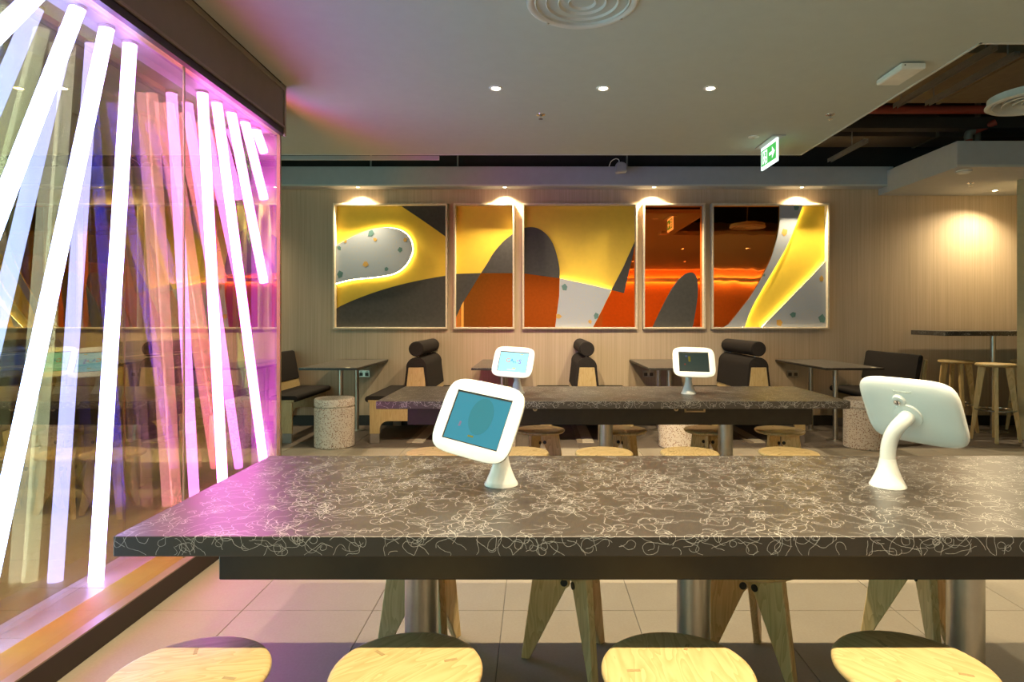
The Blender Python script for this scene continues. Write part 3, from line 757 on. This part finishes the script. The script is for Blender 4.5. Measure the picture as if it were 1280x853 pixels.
# ================================================================== BOOTH TABLES
def booth_table(x, label, sx):
    t = thing('booth_table', label, 'table', (x, 7.15, 0), 0, 'small tables between the booth benches')
    tp = B(-0.30, 0.30, -0.68, 0.69, 0.812, 0.833).build('tabletop', STRING_S, t, 0.002, 1)
    B(-0.302, 0.302, -0.682, 0.692, 0.808, 0.826).build('edge_band', BLACK, t, smooth=False)
    MB().lathe([(0.028, 0.833), (0.028, 0.8345)], 16).build('corner_label', M('label_cream', (0.85, 0.78, 0.6), 0.5), tp, loc=(sx * 0.20, -0.655, 0))
    for y in (-0.25, 0.37):
        p = MB().lathe([(0.028, 0.01), (0.028, 0.808)], 24).build('post', STEEL, t, loc=(0, y, 0))
        MB().lathe([(0.09, 0.0), (0.09, 0.006), (0.03, 0.012)], 28).build('foot_plate', STEEL, p)
booth_table(-2.16, 'small dark table between the leftmost bench and the first roll headrest', 1)
booth_table(-0.37, 'small dark table mostly hidden behind the blue screen tablet', 1)
booth_table(1.475, 'small dark table just left of the dark screen tablet', 1)
booth_table(3.31, 'small dark table right of the third roll headrest', 1)
def terr_stool(x, y, label):
    t = thing('terrazzo_stool', label, 'stool', (x, y, 0), 0, 'speckled drum stools at the booth tables')
    MB().lathe([(0.0001, 0.0), (0.198, 0.0), (0.205, 0.008), (0.205, 0.405), (0.200, 0.410), (0.193, 0.412), (0.193, 0.424), (0.0001, 0.424)], 56, cap=False).build('drum', TERR, t, ang=40)
    MB().lathe([(0.0001, 0.424), (0.196, 0.424), (0.205, 0.430), (0.205, 0.497), (0.197, 0.507), (0.0001, 0.509)], 56, cap=False).build('lid', TERR, t, ang=40)
terr_stool(-2.13, 6.60, 'speckled drum stool in front of the leftmost booth table')
terr_stool(-0.42, 6.55, 'speckled drum stool hidden behind the tilted tablet')
terr_stool(1.50, 6.58, 'speckled drum stool glimpsed under the far table')
terr_stool(3.44, 6.53, 'speckled drum stool behind the white tablet seen from behind')
def socket(x, label):
    t = thing('wall_socket', label, 'socket', (x, 7.88, 0.65), 0, 'double sockets under the booth tables')
    B(-0.073, 0.073, -0.010, -0.001, -0.043, 0.043).build('plate', STEEL, t, 0.003, 1)
    for s in (-1, 1):
        p = B(s * 0.036 - 0.022, s * 0.036 + 0.022, -0.0115, -0.009, -0.030, 0.012).build('outlet', M('socket_dark', (0.06, 0.05, 0.04), 0.5), t, smooth=False)
        B(s * 0.036 - 0.008, s * 0.036 + 0.008, -0.014, -0.009, 0.018, 0.034).build('rocker', GREYP, t, 0.001, 1)
socket(-2.17, 'double wall socket under the leftmost booth table')
socket(1.42, 'double wall socket under the booth table left of the dark tablet')
socket(3.24, 'double wall socket under the booth table on the right')

# ================================================================== HIGH TABLE AND BAR STOOLS
t = thing('high_table', 'high bar table with dark speckled edge under the right canopy', 'table', (5.44, 7.48, 0))
B(-0.73, 0.9, -0.30, 0.36, 1.145, 1.20).build('tabletop', STRING_S, t, 0.002, 1)
p = MB().lathe([(0.03, 0.01), (0.03, 1.145)], 24).build('post', STEEL, t, loc=(0, -0.05, 0))
MB().lathe([(0.15, 0.0), (0.15, 0.006), (0.03, 0.012)], 32).build('foot_plate', STEEL, p)
def bar_stool(x, y, rz, label):
    t = thing('bar_stool', label, 'stool', (x, y, 0), R(rz), 'tall ash bar stools at the high table')
    MB().lathe([(0.0001, 0.818), (0.165, 0.818), (0.188, 0.828), (0.19, 0.842), (0.178, 0.852), (0.0001, 0.853)], 48, cap=False).build('seat', ASH, t, ang=60)
    for k in range(4):
        a = R(45 + 90 * k)
        MB().prism([(0.085, 0.818), (0.155, 0.818), (0.235, 0.0), (0.205, 0.0)], -0.018, 0.018, 'XZ').build('leg', ASHL, t, 0.005, 2, rot=(0, 0, a))
    MB().ring(0, 0, 0.345, 0.188, 0.009).build('foot_ring', CHROME, t)
bar_stool(5.05, 6.86, 12, 'tall ash bar stool in front of the high table')
bar_stool(4.97, 7.38, 30, 'tall ash bar stool behind, tucked under the left end of the high table')
bar_stool(5.87, 7.42, 0, 'tall ash bar stool half hidden behind the oak partition')

# ================================================================== CEILING FITTINGS
def vent(x, y, z, r, label, duct=0.0):
    t = thing('round_vent', label, 'vent', (x, y, z))
    VENT = M('vent_white', (0.66, 0.66, 0.62), 0.5, var=0.02)
    MB().lathe([(r, 0.0), (r, -0.006), (r * 0.955, -0.014), (r * 0.90, -0.010), (r * 0.86, 0.0)], 56, cap=False).build('rim', VENT, t, ang=60)
    for k, (a, c) in enumerate(((0.86, 0.72), (0.66, 0.48), (0.44, 0.28), (0.25, 0.12))):
        MB().lathe([(r * c, 0.045), (r * (c + (a - c) * 0.55), 0.028), (r * a, -0.004), (r * a * 0.97, -0.009), (r * (a - 0.03), -0.002), (r * (c - 0.01), 0.043)], 48, cap=False).build('cone', VENT, t, ang=60)
    MB().lathe([(0.0001, 0.03), (r * 0.13, 0.03)], 24, cap=False).build('centre', VENT, t)
    MB().lathe([(r * 0.95, 0.0), (r * 0.95, 0.06 if not duct else 0.05), (0.0001, 0.06 if not duct else 0.05)], 48, cap=False).build('housing', VENT, t)
    if duct: MB().tube([(0, 0, 0.05), (0, 0, duct)], 0.012, 10).build('hanger_rod', GALV, t)
    for a in (-130, -35):
        MB().lathe([(0.008, -0.014), (0.006, -0.019)], 10).build('screw', STEEL, t, loc=(r * 0.94 * math.cos(R(a)), r * 0.94 * math.sin(R(a)) * -1, 0))
vent(0.238, 3.20, CZ - 0.002, 0.288, 'round concentric air diffuser in the middle of the ceiling')
vent(3.74, 4.68, 2.97, 0.31, 'round concentric air diffuser hanging in the open bay', 1.57)
# emergency light panel
t = thing('emergency_light', 'slim white emergency light box on the ceiling edge', 'light', (2.385, 4.085, CZ))
B(-0.077, 0.077, -0.147, 0.147, -0.046, -0.012).build('housing', WHITE, t, 0.004, 2)
B(-0.06, 0.06, -0.12, 0.12, -0.012, 0.0).build('mount', GREYP, t, smooth=False)
B(-0.066, 0.066, -0.135, 0.135, -0.0475, -0.044).build('diffuser', M('diffuser_white', (0.82, 0.82, 0.75), 0.4), t, smooth=False)
MB().tube([(-0.055, -0.1475, -0.025), (-0.055, -0.1455, -0.025)], 0.005, 10).build('indicator', BLACK, t)
# exit sign
t = thing('exit_sign', 'green lit exit sign hanging from the ceiling', 'exit sign', (2.15, 5.745, CZ))
B(-0.06, 0.06, -0.235, 0.215, -0.012, 0.0).build('ceiling_plate', GREYP, t, 0.002, 1)
SGW = glow('sign_white', (0.85, 1.0, 0.95), 1.5); SGG = glow('sign_green', (0.10, 0.62, 0.12), 0.9)
pn = B(-0.008, 0.008, -0.195, 0.195, -0.22, -0.012).build('sign_panel', SGW, t, smooth=False)
B(-0.0095, 0.0095, -0.178, 0.182, -0.190, -0.042).build('green_field', SGG, pn, smooth=False)
def sg(pts, name):   # picture coordinates: u from far end (left) to near end (right), v up
    MB().prism([(0.182 - u, -0.190 + v) for u, v in pts], -0.0108, -0.0096, 'YZ').build(name, SGW, pn, smooth=False)
sg([(0.20, 0.085), (0.27, 0.085), (0.27, 0.125), (0.335, 0.072), (0.27, 0.02), (0.27, 0.058), (0.20, 0.058)], 'arrow')
sg([(0.03, 0.02), (0.03, 0.135), (0.15, 0.135), (0.15, 0.01), (0.135, 0.01), (0.135, 0.12), (0.05, 0.12), (0.05, 0.02)], 'doorway')
sg([(0.085 + 0.013 * math.cos(a * 0.6283), 0.103 + 0.013 * math.sin(a * 0.6283)) for a in range(10)], 'figure_head')
sg([(0.07, 0.09), (0.10, 0.085), (0.128, 0.062), (0.122, 0.055), (0.103, 0.068), (0.10, 0.05), (0.12, 0.03), (0.112, 0.006), (0.10, 0.008), (0.103, 0.027), (0.083, 0.042), (0.065, 0.018), (0.035, 0.015), (0.035, 0.024), (0.056, 0.028), (0.075, 0.055), (0.072, 0.075), (0.055, 0.06), (0.048, 0.067)], 'running_figure')
# ceiling sensor, sprinklers, detector
t = thing('ceiling_sensor', 'small flush round sensor on the ceiling beside the exit sign', 'sensor', (1.945, 5.58, CZ))
MB().lathe([(0.05, 0.0), (0.048, -0.006), (0.03, -0.010), (0.0001, -0.012)], 28, cap=False).build('body', WHITE, t)
MB().lathe([(0.014, -0.0112), (0.012, -0.016), (0.0001, -0.018)], 16, cap=False).build('lens', STEEL, t)
def sprinkler(x, y, z, label):
    t = thing('sprinkler', label, 'sprinkler', (x, y, z), 0, 'ceiling sprinkler heads')
    MB().lathe([(0.036, 0.0), (0.034, -0.004), (0.016, -0.012), (0.010, -0.014)], 24, cap=False).build('escutcheon', CHROME, t)
    MB().tube([(0, 0, -0.005), (0, 0, -0.034)], 0.006, 10).build('nozzle', CHROME, t)
    MB().lathe([(0.0001, -0.034), (0.018, -0.034), (0.018, -0.037), (0.0001, -0.037)], 16, cap=False).build('deflector', CHROME, t)
sprinkler(0.038, 4.97, CZ, 'chrome sprinkler head on the ceiling between the downlights and the back edge')
sprinkler(2.345, 4.97, CZ, 'chrome sprinkler head on the ceiling near the open bay')
sprinkler(4.98, 7.15, 2.90, 'chrome sprinkler head under the right canopy')
t = thing('smoke_detector', 'white round smoke detector under the canopy edge', 'detector', (4.50, 6.56, 2.90))
MB().lathe([(0.075, 0.0), (0.075, -0.012), (0.06, -0.024), (0.035, -0.036), (0.0001, -0.038)], 32, cap=False).build('body', WHITE, t, ang=50)
MB().ring(0, 0, -0.014, 0.073, 0.004, 32, 6).build('vent_ring', GREYP, t)
# speaker box on the soffit
t = thing('wall_speaker', 'small grey speaker with curled cable clipped above the soffit', 'speaker', (1.02, 7.50, 3.15))
MB().prism([(-0.07, -0.06), (0.07, -0.045), (0.07, 0.02), (0.05, 0.06), (0.0, 0.07), (-0.06, 0.06)], -0.06, 0.05, 'XZ').build('body', GREYP, t, 0.012, 3)
MB().tube([(0, 0.05, 0.0), (0, 0.20, 0.05)], 0.010, 10).build('bracket', GALV, t)
MB().tube(spline([(-0.13, 0.10, 0.05), (-0.11, 0.06, 0.10), (-0.06, 0.03, 0.125), (-0.02, 0.03, 0.11), (-0.02, 0.03, 0.06)]), 0.005, 8).build('cable', WHITE, t)

# ================================================================== OPEN CEILING BAY
def run(name, pts, r, mat, label, cat):
    o = MB().tube(pts, r, 12).build(name, mat); return tag(o, label, cat)
t = thing('air_duct', 'wide brown duct underside inside the open ceiling bay', 'duct', (4.5, 5.8, 3.55))
B(-3.2, 4.4, -0.62, 0.58, 0, 0.45).build('duct_body', DUCT, t, smooth=False)
for xx in (-2.0, -0.4, 1.2): B(xx, xx + 0.03, -0.63, 0.59, -0.012, 0.46).build('flange', DUCT, t, smooth=False)
def channel(x, y0, y1, z, label):
    t = thing('cable_channel', label, 'cable tray', (x, y0, z), 0, 'conduit rails in the open ceiling bay')
    L = y1 - y0
    B(-0.022, -0.018, 0, L, 0, 0.03).build('side_flange', GALV, t, smooth=False)
    B(0.018, 0.022, 0, L, 0, 0.03).build('side_flange', GALV, t, smooth=False)
    B(-0.022, 0.022, 0, L, 0.03, 0.045).build('web', GALV, t, smooth=False)
    for y in ((0.3,) if z < 3.3 else (0.1, L - 0.1)): MB().tube([(0, y, 0.045), (0, y, 1.33 if z < 3.3 else 0.148)], 0.006, 8).build('hanger_rod', GALV, t)
channel(3.51, 4.77, 6.10, 3.40, 'long metal rail under the brown duct, nearer the ceiling edge')
channel(3.78, 4.90, 6.03, 3.40, 'thinner metal rail under the brown duct, nearer the hanging diffuser')
channel(3.52, 6.65, 7.49, 3.22, 'short metal rail above the soffit, below the red pipe')
run('sprinkler_pipe', [(2.0, 6.52, 3.53), (8.5, 6.52, 3.53)], 0.045, REDP, 'long red sprinkler main running across the open bay', 'pipe')
t = thing('drop_pipe', 'short red pipe with steel elbow dropping onto the canopy', 'pipe', (4.68, 6.75, 3.17))
MB().tube([(0, 0, 0.0), (0, 0, 0.12)], 0.035, 14).build('riser', REDP, t)
MB().tube(spline([(0, 0, 0.11), (0, 0, 0.17), (0.05, 0, 0.21)]), 0.042, 14).build('elbow', GALV, t)
MB().tube([(0.05, 0, 0.20), (0.22, -0.1, 0.27)], 0.035, 14).build('branch', REDP, t)
tag(B(1.9, 8.5, 6.66, 6.80, 3.38, 3.50).build('steel_beam', VOID, smooth=False, bevel=0.004, segs=1), 'dark beam running across the open ceiling bay', 'beam')
t = thing('dark_duct', 'dark panelled duct at the back of the open ceiling bay', 'duct', (4.5, 7.3, 3.42))
B(-2.4, 4.4, -0.2, 0.25, 0, 0.4).build('duct_body', M('duct_dark', (0.07, 0.055, 0.04), 0.7), t, smooth=False)
for xx in (-1.35, 0.05, 1.45):
    B(xx, xx + 0.03, -0.215, 0.26, -0.01, 0.41).build('flange', M('duct_flange', (0.12, 0.10, 0.07), 0.6), t, smooth=False)
run('hanger_strut', [(4.90, 6.92, 3.17), (4.90, 6.92, 4.55)], 0.028, GALV, 'blue grey steel strut standing on the canopy', 'strut')
for x, lab in ((-2.05, 'thin hanger above the soffit near the light case'), (-0.97, 'thin hanger above the soffit over the narrow yellow frame'), (1.13, 'thin hanger above the soffit beside the grey speaker')):
    run('hanger_rod', [(x, 7.75, 3.22), (x, 7.75, 4.5)], 0.012, GALV, lab, 'hanger')

# ================================================================== BEHIND THE VIEWER (seen in the copper mirrors)
t = thing('service_counter', 'white service counter behind the viewer reflected in the copper mirror', 'counter', (5.0, -4.2, 0))
B(-1.8, 2.6, -0.35, 0.35, 0, 1.0).build('counter_body', M('counter_white', (0.8, 0.78, 0.72), 0.4), t, 0.01, 2)
B(-1.9, 2.7, -0.42, 0.42, 1.0, 1.05).build('counter_top', M('counter_top', (0.7, 0.62, 0.5), 0.3), t, 0.004, 1)
t = thing('cove_light', 'warm light strip along the top of the orange wall behind the viewer', 'light', (5.5, -4.98, 2.6))
B(-3.0, 3.2, 0.0, 0.05, 0.0, 0.04).build('strip', glow('cove_glow', (1.0, 0.66, 0.30), 40.0), t, smooth=False)
B(-3.0, 3.2, 0.05, 0.07, -0.03, 0.10).build('cove_lip', WHITE, t, smooth=False)
